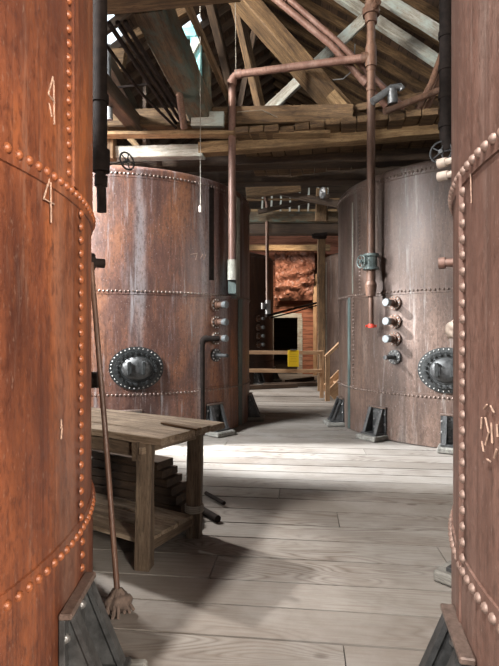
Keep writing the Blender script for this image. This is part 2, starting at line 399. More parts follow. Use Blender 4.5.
# doorway trim and what shows through it
dm = (d0+d1)/2; dw = d1-d0
tr = MB().box((dm, BW-.03, 2.14), (dw+.3, .05, .16)).box((d1+.09, BW-.03, 1.03), (.18, .05, 2.06)).box((d0-.07, BW-.03, 1.03), (.14, .05, 2.06))
struct(tr.obj('trim_1', M['timber_white'], None, rot=(0, 0, TH)))
wall('wall_beyond_door', M['wall_dark'], [((dm, BW+2.2, 1.3), (3.2, .1, 2.6)), ((dm-1.6, BW+1.2, 1.3), (.1, 2, 2.6)), ((dm+1.6, BW+1.2, 1.3), (.1, 2, 2.6)), ((dm, BW+1.2, 2.65), (3.3, 2.1, .1)), ((dm, BW+1.2, -.03), (3.3, 2.1, .06))])

# roof: two board slopes; cells left out are its skylights and gaps, plus one added opening
RZ0, SL, RU = 9.56, .65, -1.0
def roof_z(u): return RZ0-SL*u if u > RU else RZ0-SL*RU-SL*(RU-u)
def roof():
    b = bmesh.new(); cu, cv = .25, .35
    holes = []
    def hole(u0, u1, v0, v1): holes.append((u0, u1, v0, v1))
    hole(-.05, .25, 13.9, 15.9); hole(-3.2, -2.4, 11.2, 12.0); hole(2.4, 4.4, 7.2, 8.5); hole(-3.6, -1.8, 4.2, 7.2)
    hole(-2.6, -1.2, -2.6, -1.2); hole(-4.4, -4.0, 9, 11); hole(-6.8, -5.6, 5.4, 6.8)  # last opening added to go with the floor-band spot
    nu = int(16.5/cu); nv = int(24.2/cv); vs = {}
    def vert(i, j):
        if (i, j) not in vs:
            u = -8.25+i*cu; vs[i, j] = b.verts.new((u, -5.8+j*cv, roof_z(u)))
        return vs[i, j]
    for i in range(nu):
        for j in range(nv):
            u = -8.25+(i+.5)*cu; v = -5.8+(j+.5)*cv
            if any(a < u < c and d < v < e for a, c, d, e in holes): continue
            b.faces.new((vert(i, j), vert(i+1, j), vert(i+1, j+1), vert(i, j+1)))
    me = bpy.data.meshes.new('ceiling'); b.to_mesh(me); b.free(); me.materials.append(M['roof'])
    o = link('ceiling', me, None, None, (0, 0, TH)); struct(o)
    md = o.modifiers.new('t', 'SOLIDIFY'); md.thickness = .05; md.offset = 1
roof()

# ------------------------------------------------------------ tanks
TR = 2.05
Z1, Z2, Z3 = .66, 2.07, 3.66
def shell_mesh():
    o = .007
    prof = [(TR-.02, 0), (TR, .012), (TR, Z1+.04), (TR-o, Z1+.043), (TR-o, Z2-.045), (TR, Z2-.042), (TR, Z3-.05), (TR+o, Z3-.045), (TR+o, Z3+.03), (TR-.005, Z3+.075), (TR-.04, Z3+.115), (TR-.10, Z3+.14), (TR-.25, Z3+.16), (1.2, Z3+.24), (.5, Z3+.30), (0, Z3+.31)]
    mb = MB(); mb.lathe(prof, 160)
    return mb
RIV = MB().dome((0, 0, 0), (1, 0, 0), .0175, 10, .85).mesh('rivet', None, True)
def ring_pts(z, step=.056, out=0):
    n = int(2*PI*TR/step); return [(2*PI*k/n, TR+out, z+random.uniform(-.0015, .0015)) for k in range(n)]
def column_pts(az, z0, z1, rows=1, step=.056):
    out = []; n = int((z1-z0)/step)
    for row in range(rows): out += [(R(az)+(row-(rows-1)/2)*.055/TR, TR+.001, z0+(k+.5+.5*(row % 2))*step) for k in range(n)]
    return out
def rivets(par, pts, mat, single=100, win=(0, 499)):
    """the hundred rivets that show largest are parts of their own, the rest one part"""
    C = par.location; sc = []
    for p in pts:
        x = C.x+p[1]*math.cos(p[0]); y = C.y+p[1]*math.sin(p[0]); vis = False
        if y > .3:
            px = CX+F*x/y; py = CY-F*(p[2]-EYE)/y; face = -(x*math.cos(p[0])+y*math.sin(p[0]))/math.hypot(x, y)
            vis = face > .03 and win[0] < px < win[1] and 0 < py < 666
        sc.append((0 if vis else 1, math.hypot(x, y), p))
    sc.sort(key=lambda t: t[:2]); me = None
    vis = [t for t in sc if t[0] == 0][:single]; rest = sc[len(vis):]
    if vis:
        me = RIV.copy(); me.materials.clear(); me.materials.append(mat)
        for _, _, (a, r, z) in vis: link('rivet', me, par, (r*math.cos(a), r*math.sin(a), z), (0, 0, a))
    mb = MB()
    for _, _, (a, r, z) in rest: mb.dome((r*math.cos(a), r*math.sin(a), z), (math.cos(a), math.sin(a), 0), .0175, 8, .85)
    if rest: tag(mb.obj('rivets', mat, par, True), kind='stuff')
def strap_mesh(z0, z1, wd=.10, th=.008):
    b = bmesh.new(); n = 6; pr = []
    for k in range(n+1):
        a = (k/n-.5)*wd/TR; c, s = math.cos(a), math.sin(a)
        pr.append([b.verts.new((r*c, r*s, z)) for r, z in ((TR-.01, z0), (TR+th, z0), (TR+th, z1), (TR-.01, z1))])
    for a, c in zip(pr, pr[1:]):
        for k in range(4): b.faces.new((a[k], c[k], c[(k+1) % 4], a[(k+1) % 4]))
    b.faces.new(pr[0][::-1]); b.faces.new(pr[-1]); bmesh.ops.recalc_face_normals(b, faces=b.faces[:])
    me = bpy.data.meshes.new('shell_strap'); b.to_mesh(me); b.free(); return me
BOLT = MB().dome((0, 0, 0), (1, 0, 0), .019, 8, .9).mesh('bolt', M['iron_bolt'], True)
SMALL = MB().dome((0, 0, 0), (1, 0, 0), .0125, 8, 1).mesh('bolt', M['bolt_light'], True)
HEX = MB().cyl((-.018, 0, 0), (.018, 0, 0), .018, 6).mesh('nut', M['manhole_iron'])
def bracket(par, az):
    mb = MB()
    mb.box((TR+.010, 0, .235), (.024, .32, .40), bev=.004)
    mb.box((TR+.10, 0, .085), (.21, .29, .028), bev=.004)
    for y in (-.105, .105):
        mb.prism([(TR+.02, .435), (TR+.05, .435), (TR+.17, .095), (TR+.02, .095)], y-.010, y+.010)
        mb.prism([(TR+.026, .437), (TR+.048, .437), (TR+.186, .095), (TR+.162, .095)], y-.026, y+.026)
    o = mb.obj('support_bracket', M['iron'], par, rot=(0, 0, R(az)))
    MB().box((TR+.024, 0, .448), (.05, .33, .024), bev=.005).obj('bracket_ledge', M['rivet_dark'], o)
    for y in (-.05, .05):
        for z in (.16, .27, .38): link('bolt', BOLT, o, (TR+.022, y, z))
    for y in (-.142, .142):
        for z in (.22, .36): link('bolt', BOLT, o, (TR+.022, y, z))
    MB().box((TR+.125, 0, .036), (.29, .36, .07), bev=.012).obj('foot_block', M['pad'], par, rot=(0, 0, R(az)))
    return o
def nozzle(par, az, z, cap, L=.2, r=.044, tip=None, mat=None):
    m = mat or M['iron']
    fl = MB().cyl((TR-.01, 0, z), (TR+.022, 0, z), .098, 28).obj('nozzle_flange', m, par, True, rot=(0, 0, R(az)))
    for k in range(10):
        a = 2*PI*k/10; link('bolt', SMALL, fl, (TR+.022, .08*math.cos(a), z+.08*math.sin(a)))
    MB().cyl((TR+.02, 0, z), (TR+L, 0, z), r, 20).cyl((TR+.02, 0, z), (TR+.06, 0, z), r*1.25, 20).obj('pipe_stub', m, fl, True)
    if cap: MB().cyl((TR+L-.045, 0, z), (TR+L+.025, 0, z), r*1.14, 20).cyl((TR+L+.025, 0, z), (TR+L+.03, 0, z), r*.95, 20).obj('end_cap', M['cap_grey'], fl, True)
    return fl
def manhole(par, az, z, mat):
    """oval cast iron manhole cover with two rings of bolts and two lifting lugs; local frame x outwards"""
    A, B = .365, .295
    def oval(mb, a, b, x0, x1, seg=48):
        lo = [mb.b.verts.new((x0, a*math.cos(2*PI*k/seg), b*math.sin(2*PI*k/seg))) for k in range(seg)]
        hi = [mb.b.verts.new((x1, a*.985*math.cos(2*PI*k/seg), b*.985*math.sin(2*PI*k/seg))) for k in range(seg)]
        for k in range(seg): mb.b.faces.new((lo[k], lo[(k+1) % seg], hi[(k+1) % seg], hi[k]))
        mb.b.faces.new(hi)
    f = MB()
    # outer flange bent to the shell
    seg = 56; rings = []
    for (s, dx) in ((1.0, -.02), (1.0, .018), (.80, .022), (.80, .05), (.62, .05), (.60, .062)):
        row = []
        for k in range(seg):
            y = A*s*math.cos(2*PI*k/seg); zz = B*s*math.sin(2*PI*k/seg)
            base = math.sqrt(TR*TR-y*y) if s > .75 else TR-.012
            row.append(f.b.verts.new((base+dx, y, zz)))
        rings.append(row)
    for a, b in zip(rings, rings[1:]):
        for k in range(seg): f.b.faces.new((a[k], a[(k+1) % seg], b[(k+1) % seg], b[k]))
    f.b.faces.new(rings[-1])
    o = f.obj('manhole_flange', mat, par, True, loc=(0, 0, z), rot=(0, 0, R(az)))
    for k in range(34):
        a = 2*PI*k/34; y = A*.92*math.cos(a); link('bolt', SMALL, o, (math.sqrt(TR*TR-y*y)+.016, y, B*.92*math.sin(a)))
    for k in range(22):
        a = 2*PI*(k+.5)/22; y = A*.70*math.cos(a); link('nut', HEX, o, (TR+.052, y, B*.70*math.sin(a)))
    cv = MB(); rings = []
    for s, dx in ((.55, .04), (.54, .07), (.46, .10), (.30, .122), (.1, .13)):
        rings.append([cv.b.verts.new((TR-.012+dx, A*s*math.cos(2*PI*k/40), B*s*math.sin(2*PI*k/40))) for k in range(40)])
    for a, b in zip(rings, rings[1:]):
        for k in range(40): cv.b.faces.new((a[k], a[(k+1) % 40], b[(k+1) % 40], b[k]))
    cv.b.faces.new(rings[-1]); cv.obj('manhole_cover', M['iron'], o, True)
    for y in (-.10, .09):
        h = MB()
        h.box((TR+.13, y, .085), (.05, .035, .03), bev=.005).box((TR+.13, y, -.065), (.05, .035, .03), bev=.005)
        h.box((TR+.15, y, .01), (.02, .05, .18), bev=.006)
        h.obj('lifting_lug', mat, o)
    return o
def tank(name, label, C, mat, ang_brackets, seams, straps=(), man=None, noz=None, caps=(1, 1, 1, 1), single=100, win=(0, 499), rmat=None):
    root = empty(name, (C[0], C[1], 0)); tag(root, label, 'tank')
    shell_mesh().obj('shell', mat, root, True)
    pts = ring_pts(Z1)+ring_pts(Z2)+ring_pts(Z3, out=.007)
    for (az, z0, z1, rows) in seams: pts += column_pts(az, z0, z1, rows)
    rivets(root, pts, rmat or mat, single, win)
    for (az, z0, z1, wd, m) in straps:
        me = strap_mesh(z0, z1, wd); me.materials.append(M[m]); link('shell_strap', me, root, None, (0, 0, R(az)))
    for az in ang_brackets: bracket(root, az)
    if man: manhole(root, man[0], man[1], M['manhole_iron'])
    if noz is not None:
        for z, c in zip((1.915, 1.66, 1.42, 1.17), caps): nozzle(root, noz, z, c, .2 if c else .24, .044 if c else .028, mat=M['pipe_brown'] if c else M['iron'])
    return root
CNL, CNR = (-2.76, 1.90), (2.765, 1.33)
CML, CMR = (-2.05, 8.65), (3.55, 8.10)
CBL, CBR = (-1.30, 15.4), (4.30, 14.9)
t_nl = tank('riveted_tank', 'huge orange-rusted riveted steel tank filling the left foreground', CNL, M['rust_near_left'], (2,),
            [(0.5, Z2+.03, Z3, 1), (5, Z1+.03, Z2-.02, 1), (5.5, 0.02, Z1, 1)], [(2.6, Z2+.02, Z3, .05, 'rust_near_left')])
t_nr = tank('riveted_tank', 'brown riveted steel tank cut off by the right foreground edge', CNR, M['rust_near_right'], (169, 131),
            [(169, .68, Z2-.02, 1)], [(167.2, .02, Z2, .05, 'rust_near_right')], rmat=M['rivet_pale'])
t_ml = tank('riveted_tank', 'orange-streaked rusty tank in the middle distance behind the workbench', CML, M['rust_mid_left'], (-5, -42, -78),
            [(-30.5, Z2+.03, Z3, 1), (-20, .02, Z1, 1)], [(-28, Z2-.03, 2.40, .16, 'iron_green'), (-24.5, Z2, Z3, .13, 'pale_paint'), (-22, .02, Z2-.02, .15, 'iron_green'), (-43.5, 2.28, Z3+.02, .09, 'pipe_dark')],  # last strap is a narrow dark strip down from the top rim
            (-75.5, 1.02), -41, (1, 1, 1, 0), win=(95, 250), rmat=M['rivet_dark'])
t_mr = tank('riveted_tank', 'grey-brown rusty tank in the middle distance at right with manhole and red-tipped pipe', CMR, M['rust_mid_right'], (-147, -117, -177),
            [(-158, Z2+.03, Z3, 1), (-163, Z1, Z2, 1)], [(-163.5, 2.1, 3.5, .03, 'pale_paint'), (-167, .02, Z2-.02, .08, 'iron_green')], (-119.5, 1.02), -139, (1, 1, 1, 0), win=(335, 455), rmat=M['rivet_dark'])
t_bl = tank('riveted_tank', 'dark rusty tank far back at left behind the yellow sign railing', CBL, M['rust_back'], (-5, -42), [], [], None, -41, (1, 1, 1, 1), single=0)
t_br = tank('riveted_tank', 'brown rusty tank far back at right behind the staircase', CBR, M['rust_mid_right'], (-177, -147), [(-163, .1, Z3, 1)], [(-170, .02, 3.6, .05, 'pale_paint')], None, None, single=0)
# gauge tick marks and chalk on the shells
def chalk(par, az, z, strokes, mat, sc=.1, th=.006):
    mb = MB()
    for st in strokes:
        for (a, b) in zip(st, st[1:]):
            pts = []
            for t in (0, .5, 1):
                y = (a[0]+(b[0]-a[0])*t)*sc; zz = (a[1]+(b[1]-a[1])*t)*sc
                pts.append((math.sqrt(TR*TR-y*y)+.001, y, zz))
            mb.tube(pts, th, 5)
    o = mb.obj('chalk_mark', mat, par, loc=(0, 0, z), rot=(0, 0, R(az))); return o
M['chalk'] = plain('chalk', (.36, .24, .18), .9, 0, .3, 60)
chalk(t_nl, -4.0, 2.33, [[(.2, 1.0), (-.15, .2), (.35, .1)], [(.25, .9), (.3, -.7)], [(-.1, -.1), (.1, -.5)]], M['chalk'], .10, .003)
chalk(t_nl, -4.2, 1.96, [[(0, 1), (-.45, .1), (.4, .1)], [(.1, .9), (.15, -.7)]], M['chalk'], .09, .003)
chalk(t_nl, -1.5, 1.13, [[(0, .9), (.1, .1), (.0, -.6)], [(-.1, .3), (.2, .1)]], M['chalk'], .05, .003)
chalk(t_ml, -50, 2.58, [[(-1, .3), (-.2, .5), (-.4, -.2)], [(.2, 0), (.5, .5), (.6, -.1), (.9, .5)]], M['chalk'], .14, .004)
chalk(t_ml, -34, 3.36, [[(-.5, .5), (-.1, -.2), (.5, -.5)], [(.1, .4), (.4, .1)]], M['chalk'], .12, .004)
ring = [[(math.cos(2*PI*k/14), math.sin(2*PI*k/14)) for k in range(15)]]
chalk(t_nr, 176, 1.20, [[(.7*x, 1.0*y) for x, y in ring[0][2*k:2*k+2]] for k in range(7)]+[[(-.3, .5), (0, 0), (-.3, -.5)], [(.2, .4), (.3, -.3)]], M['chalk'], .085, .003)
chalk(t_nr, 171.5, 1.98, [[(0, .5), (.1, -.5)]], M['chalk'], .1, .002)
# stubs on the far flanks of the foreground tanks
def stub(par, az, z, L, r, mat, name='pipe_stub', head=None):
    mb = MB().cyl((TR-.01, 0, z), (TR+L, 0, z), r, 16)
    if head: mb.cyl((TR+L-head[1], 0, z), (TR+L, 0, z), head[0], 16)
    return mb.obj(name, mat, par, True, rot=(0, 0, R(az)))
stub(t_nr, 135, 2.52, .25, .02, M['stone_pipe'], head=(.028, .05)); stub(t_nr, 135, 2.44, .25, .02, M['stone_pipe'], head=(.028, .06))
stub(t_nr, 150, 1.84, .075, .02, M['rust_near_right'], head=(.028, .03))
stub(t_nl, 35, 1.95, .17, .03, M['pipe_dark'], head=None); stub(t_nl, 35, 1.95, .10, .06, M['pipe_dark'])
stub(t_nl, 32, 1.21, .10, .05, M['pipe_dark'])
def lump(name, c, r, mat, label=None, cat=None, sq=(1, 1, 1), par=None, amp=.35, seed=0):
    b = bmesh.new(); bmesh.ops.create_icosphere(b, subdivisions=3, radius=1)
    for v in b.verts:
        k = 1+amp*noise.noise(v.co*1.6+Vector((seed, 0, 0)))+amp*.4*noise.noise(v.co*5)
        v.co = Vector((v.co.x*sq[0], v.co.y*sq[1], v.co.z*sq[2]))*k*r
    me = bpy.data.meshes.new(name); b.to_mesh(me); b.free(); me.materials.append(mat)
    for p in me.polygons: p.use_smooth = True
    o = link(name, me, par, c)
    if label: tag(o, label, cat)
    return o
lump('cloth_wrap', (CNR[0]+2.11*math.cos(R(141))-CNR[0], 2.11*math.sin(R(141)), 1.52), .05, M['stone_pipe'], par=t_nr, sq=(1, 1, 1.1), amp=.5)

# ------------------------------------------------------------ pipes in front of the middle tanks
def elbow_pts(p, d_in, d_out, r, n=7):
    """quarter bend at p"""
    d_in = Vector(d_in).normalized(); d_out = Vector(d_out).normalized(); p = Vector(p)
    a = p-d_in*r; c = p+d_out*r; out = []
    for k in range(n+1):
        t = k/n; out.append((1-t)**2*a+2*t*(1-t)*p+t*t*c)
    return out
def handwheel(par, c, ax, rad, mat, name='handwheel', tube_r=None, stem=None):
    c = Vector(c); ax = Vector(ax).normalized(); mb = MB(); tr_ = tube_r or rad*.11
    mb.torus(c, ax, rad, tr_, 28, 8)
    q = ax.to_track_quat('Z', 'Y').to_matrix()
    for k in range(5):
        a = 2*PI*k/5; mb.cyl(c, c+q @ Vector((rad*math.cos(a), rad*math.sin(a), 0)), tr_*.7, 8)
    mb.cyl(c-ax*rad*.2, c+ax*rad*.25, rad*.22, 12)
    if stem: mb.cyl(c, Vector(stem), tr_*.8, 10)
    return mb.obj(name, mat, par, True)
pl_top = P(232, 75, 7.32); pr_top = P(371, 57, 6.84); pl_bot = P(232, 280, 7.32)
root = empty('pipe_run', (0, 0, 0)); tag(root, 'pinkish rusty pipe frame hanging in front of both middle tanks, with tee and elbow', 'pipe')
dn = Vector((0, 0, -1)); hz = (pl_top-pr_top).normalized()
MB().tube([pr_top]+elbow_pts(pl_top, hz, dn, .12)+[pl_bot], .055, 18).obj('pipe', M['pipe_pink'], root, True)
MB().tube([pl_top+dn*.08, pl_top+dn*.16], .07, 18).tube([pl_top-hz*.05, pl_top-hz*.15], .068, 18).obj('elbow_collar', M['pipe_pink'], root, True)
MB().cyl(pl_bot-dn*.3, pl_bot, .068, 18).obj('pipe_coupling', M['pale_paint'], root, True)
MB().box(pl_bot+Vector((.0, .16, .05)), (.12, .3, .5)).obj('pipe_bracket', M['iron_green'], root)
r_hi = P(371, -45, 6.84); r_lo = P(375, 310, 6.84)
rx = pr_top.copy(); x0 = Vector((rx.x, rx.y, r_hi.z))
MB().tube([x0, Vector((rx.x, rx.y, P(0, 262, 6.84).z))], .058, 18).obj('riser_pipe', M['pipe_brown'], root, True)
MB().cyl(rx+Vector((0, 0, .14)), rx-Vector((0, 0, .14)), .078, 18).cyl(rx, rx+hz*.13, .074, 18).obj('tee_fitting', M['pipe_brown'], root, True)
un = Vector((rx.x, rx.y, P(0, 12, 6.84).z))
MB().cyl(un-Vector((0, 0, .16)), un+Vector((0, 0, .16)), .085, 18).cyl(un-Vector((0, 0, .05)), un+Vector((0, 0, .05)), .12, 8).cyl(un, un+Vector((.05, -.18, .03)), .05, 12).obj('union_fitting', M['pipe_brown'], root, True)
for py in (45, 70, 90):
    q = Vector((rx.x, rx.y, P(0, py, 6.84).z)); MB().cyl(q-Vector((0, 0, .02)), q+Vector((0, 0, .02)), .066, 16).obj('pipe_collar', M['pipe_brown'], root, True)
vz = P(0, 262, 6.84).z; vc = Vector((rx.x, rx.y, vz))
MB().cyl(vc+Vector((0, 0, .10)), vc-Vector((0, 0, .10)), .085, 16).cyl(vc+Vector((0, 0, .11)), vc+Vector((0, 0, .075)), .11, 16).cyl(vc-Vector((0, 0, .11)), vc-Vector((0, 0, .075)), .11, 16).cyl(vc, vc+Vector((-.13, -.04, 0)), .04, 12).obj('valve_body', M['iron_green'], root, True)
handwheel(root, vc+Vector((-.15, -.05, 0)), (-.95, -.45, 0), .085, M['iron_green'], 'valve_handwheel')
c2 = Vector((rx.x, rx.y, P(0, 285, 6.84).z))
MB().cyl(vc-Vector((0, 0, .1)), c2-Vector((0, 0, .1)), .062, 16).cyl(c2, c2-Vector((0, 0, .16)), .085, 12, .065).cyl(c2+Vector((0, 0, .05)), c2, .066, 12, .085).obj('reducer', M['pipe_brown'], root, True)
c3 = Vector((rx.x, rx.y, P(0, 326, 6.84).z))
MB().tube([c2-Vector((0, 0, .15)), c3], .036, 14).obj('drop_pipe', M['pipe_brown'], root, True)
MB().cyl(c3+Vector((0, 0, .03)), c3-Vector((0, 0, .025)), .045, 12).cyl(c3+Vector((-.075, 0, 0)), c3+Vector((.075, 0, 0)), .017, 10).cyl(c3+Vector((0, -.075, 0)), c3+Vector((0, .075, 0)), .017, 10).obj('red_end_fitting', M['red'], root, True)

# drain pipe down the left middle tank
a = R(-41); dr = Vector((math.cos(a), math.sin(a), 0)); q = Vector((CML[0], CML[1], 0))+dr*(TR+.13)+Vector((0, 0, 1.42)); side = Vector((-.96, -.28, 0))
dp = empty('drain_pipe', (0, 0, 0)); tag(dp, 'dark drain pipe elbowed down the left middle tank beside its nozzles', 'pipe')
MB().tube([q+side*.05]+elbow_pts(q+side*.30, side, dn, .07)+[Vector((q.x+side.x*.30, q.y+side.y*.30, .1))], .042, 14).obj('pipe', M['pipe_dark'], dp, True)
MB().tube(elbow_pts(q+side*.30, side, dn, .08), .05, 14).obj('elbow', M['pipe_dark'], dp, True)

# dark hanging pipe beside the near left tank, with handwheel
Y = 4.25; dk = empty('hanging_valve_pipe', (0, 0, 0)); tag(dk, 'thick black vertical pipe with small handwheel hanging beside the left foreground tank', 'pipe')
x = P(100, 0, Y).x
def vp(px, py, Y=Y): return P(px, py, Y)
MB().tube([vp(100, -60), vp(100, 150)], .062, 16).obj('pipe', M['pipe_dark'], dk, True)
MB().tube([vp(100, 148), vp(102, 212)], .040, 16).cyl(vp(101, 176), vp(101, 186), .055, 14).cyl(vp(101, 150), vp(101, 172), .075, 14).obj('valve_body', M['pipe_dark'], dk, True)
MB().cyl(vp(100, 95), vp(100, 103), .075, 14).obj('pipe_collar', M['pipe_dark'], dk, True)
handwheel(dk, P(127, 161, Y), (.8, -.6, .1), .075, M['iron'], 'valve_handwheel', .008, P(104, 166, Y))
# dark pipe upper right
Y = 5.4; dk2 = empty('hanging_valve_pipe', (0, 0, 0)); tag(dk2, 'thick black jointed pipe with handwheel hanging beside the right foreground tank', 'pipe')
MB().tube([P(446, -40, Y), P(446, 135, Y), P(449, 150, Y)], .07, 16).obj('pipe', M['pipe_dark'], dk2, True)
for py in (35, 68, 96, 125): MB().cyl(P(446, py-3, Y), P(446, py+3, Y), .082, 16).obj('pipe_collar', M['pipe_dark'], dk2, True)
handwheel(dk2, P(441, 152, Y), (-.6, -.8, 0), .115, M['iron'], 'valve_handwheel', .012, P(450, 148, Y))

# ------------------------------------------------------------ workbench
A0 = Vector((-.585, 3.03, 0)); D = Vector((-.86, .51, 0)).normalized(); E = Vector((-D.y, D.x, 0))*-1
if E.y < 0: E = -E
bz = empty('workbench', (A0.x, A0.y, 0), 0); tag(bz, 'rough old wooden workbench with thick boards and square legs beside the left foreground tank', 'workbench')
def W(d, e, z=0): return D*d+E*e+Vector((0, 0, z))
def bar(name, a, b, wd, ht, mat, seed=0, rough=.006, par=None): return timber(name, a, b, wd, ht, mat, parent=par or bz, seed=seed, rough=rough)
ez = [0, .17, .34, .50, .66]
for k in range(4):
    e0, e1 = ez[k], ez[k+1]; st = (-.05, -.055, -.06, -.08)[k]
    bar('top_board', W(st, (e0+e1)/2, .83), W(2.05, (e0+e1)/2, .83), e1-e0-.006, .045, M['bench_top'], k, .006)
bar('apron', W(.10, .06, .755), W(1.95, .06, .755), .05, .11, M['bench_leg'], 3)
bar('end_apron', W(.16, .0, .745), W(.16, .14, .745), .07, .12, M['bench_leg'], 5)
bar('end_rail', W(.10, -.02, .76), W(.12, .60, .745), .025, .035, M['bench_top'], 6)
for (d, e, s) in ((.13, .045, .095), (.15, .60, .10), (1.8, .08, .095), (1.8, .56, .1)):
    p = W(d, e); bar('leg', p+Vector((0, 0, .0)), p+Vector((.01, 0, .81)), s, s*.95, M['bench_leg'], d+e, .014)
bar('stretcher', W(.14, .1, .12), W(.16, .56, .12), .05, .06, M['bench_leg'], 8)
for k in range(3): bar('shelf_board', W(.12, .12+.17*k, .16+.004*k), W(1.9, .12+.17*k, .16), .16, .025, M['bench_top'], 11+k)
w1 = MB()
for k in range(4): w1.torus(W(.15, .60, .19+.014*k), (0, 0, 1), .066, .006, 20, 6)
w1.obj('rope_binding', M['string'], bz, True)
# slat lying on the bench
sp0 = Vector((A0.x, A0.y, 0))
sa, sb = P(163, 425, 3.46), P(199, 429, 3.24); sa.z = sb.z = .866
timber('wood_slat', sa, sb, .045, .012, M['timber'], 'short dark wooden slat lying on the workbench top', 'wood slat')
# stacked boards on the floor below the bench
ORD = ('lowest', 'second from the floor', 'third from the floor', 'middle', 'third from the top', 'second from the top', 'topmost')
for k in range(7):
    a_ = Vector((-1.38+.01*k, 4.30, .038+.070*k)); b_ = Vector((-.46-.035*k, 3.98-.012*k, .038+.070*k))
    timber('stacked_board', a_, b_, .26-.012*k, .060, M['timber_dark'], 'dark board in the stack behind the workbench legs, %s of the seven' % ORD[k], 'board', 'stack of dark boards under the workbench', seed=k, rough=.005)
# dark scraps on the floor right of the stack
for k, (x, y, x2, y2, lb) in enumerate(((-.40, 4.08, -.25, 3.87, 'short dark iron pipe lying by the right bench leg, nearest the camera'), (-.40, 4.50, -.22, 4.23, 'short dark iron bar on the floor beyond the workbench, farther of the pair'))):
    MB().tube([(x, y, .03), (x2, y2, .03)], .03-.012*k, 12).obj('iron_pipe_piece', M['pipe_dark'], None, True); tag(COL.objects[-1], lb, 'pipe piece')
# mop / pole
pb = Vector((-.706, 2.63, .03)); pt = Vector((-.972, 3.005, 1.93))
mo = empty('mop', (pb.x, pb.y, 0)); tag(mo, 'long wooden mop pole leaning on the left foreground tank, ragged head down', 'mop')
rel = Vector((pb.x, pb.y, 0))
MB().tube([pb-rel+Vector((0, 0, .03)), (pb+pt)/2-rel+Vector((.006, 0, 0)), pt-rel], .0155, 12).obj('handle', M['pipe_brown'], mo, True)
lump('mop_head', (0, 0, .062), .058, M['rag'], par=mo, sq=(1.1, 1, .9), amp=.45, seed=4)
mb = MB(); rr = random.Random(5)
for k in range(14):
    a = rr.random()*2*PI; r_ = .05+.04*rr.random()
    mb.tube([(0.01*math.cos(a), .01*math.sin(a), .13), (.04*math.cos(a), .04*math.sin(a), .08), (r_*math.cos(a), r_*math.sin(a), .012)], .009, 6)
mb.obj('mop_strands', M['rag'], mo, True)

# ------------------------------------------------------------ back of the hall: railing, sign, stair, posts
YR = 11.3
rl = empty('guard_railing', tuple(P(322, 0, YR).xy)+(0,)); rp = Vector((rl.location.x, rl.location.y, 0))
tag(rl, 'light pine two-rail guard railing across the aisle far back', 'railing')
L0 = P(205, 0, YR+.35)
for z, py in ((1.045, 0), (.62, 0)):
    timber('rail', Vector((-1.0, YR+.3, z))-rp, Vector((rp.x, YR, z))-rp, .04, .085, M['rail_wood'], parent=rl)
timber('post', Vector((.0, .05, 0)), Vector((.0, .05, 1.1)), .09, .09, M['rail_wood'], parent=rl)
timber('post', Vector((-2.35, .35, 0)), Vector((-2.35, .35, 1.1)), .09, .09, M['rail_wood'], parent=rl)
sc_ = P(293.5, 358.5, YR-.02)
sg = empty('warning_sign', (sc_.x, YR+.02, sc_.z)); tag(sg, 'small plain yellow notice board hung on the far pine railing', 'sign')
MB().box((0, 0, 0), (.255, .012, .38), bev=.003).obj('panel', M['yellow'], sg)
mb = MB()
for k, wd in enumerate((.15, .17, .13, .16)): mb.box((0, -.0072, .10-.055*k), (wd, .002, .008))
M['sign_ink'] = plain('faded_sign_ink', (.62, .40, .02), .6); mb.obj('faded_lines', M['sign_ink'], sg)
MB().box((0, .0, .20), (.13, .03, .03)).obj('hanger', M['pipe_grey'], sg)
st = empty('staircase', (P(325, 0, YR).x, YR-.1, 0)); tag(st, 'short pine staircase with sloping handrail rising right behind the right middle tank', 'stairs')
ex = Vector((.72, .14, 0)).normalized()
def stp(s, y, z): return ex*s+Vector((0, y, z))
for y in (-.35, .45):
    timber('stringer', stp(.05, y, .12), stp(1.5, y, 1.45), .04, .26, M['rail_wood'], parent=st)
for k in range(7): MB().box(stp(.18+.2*k, .05, .17*(k+1)), (.25, .78, .035)).obj('tread', M['rail_wood'], st)
timber('newel_post', stp(-.02, -.38, 0), stp(-.02, -.38, 1.0), .10, .09, M['rail_wood'], parent=st)
timber('handrail', stp(-.06, -.38, .98), stp(1.5, -.38, 2.38), .09, .06, M['rail_wood'], parent=st)
timber('handrail_post', stp(1.2, -.38, 1.05), stp(1.2, -.38, 2.1), .08, .08, M['rail_wood'], parent=st)
pp = P(322, 0, 12.6)
timber('timber_post', (pp.x, 12.7, 0), (pp.x, 12.7, 4.1), .20, .2, M['timber'], 'weathered grey-brown timber post behind the pine staircase', 'post')
pp = P(315, 0, 17.4)
timber('timber_post', (pp.x, 17.4, 0), (pp.x, 17.4, 3.6), .13, .13, M['rail_wood'], 'thin pale post against the red board wall', 'post')
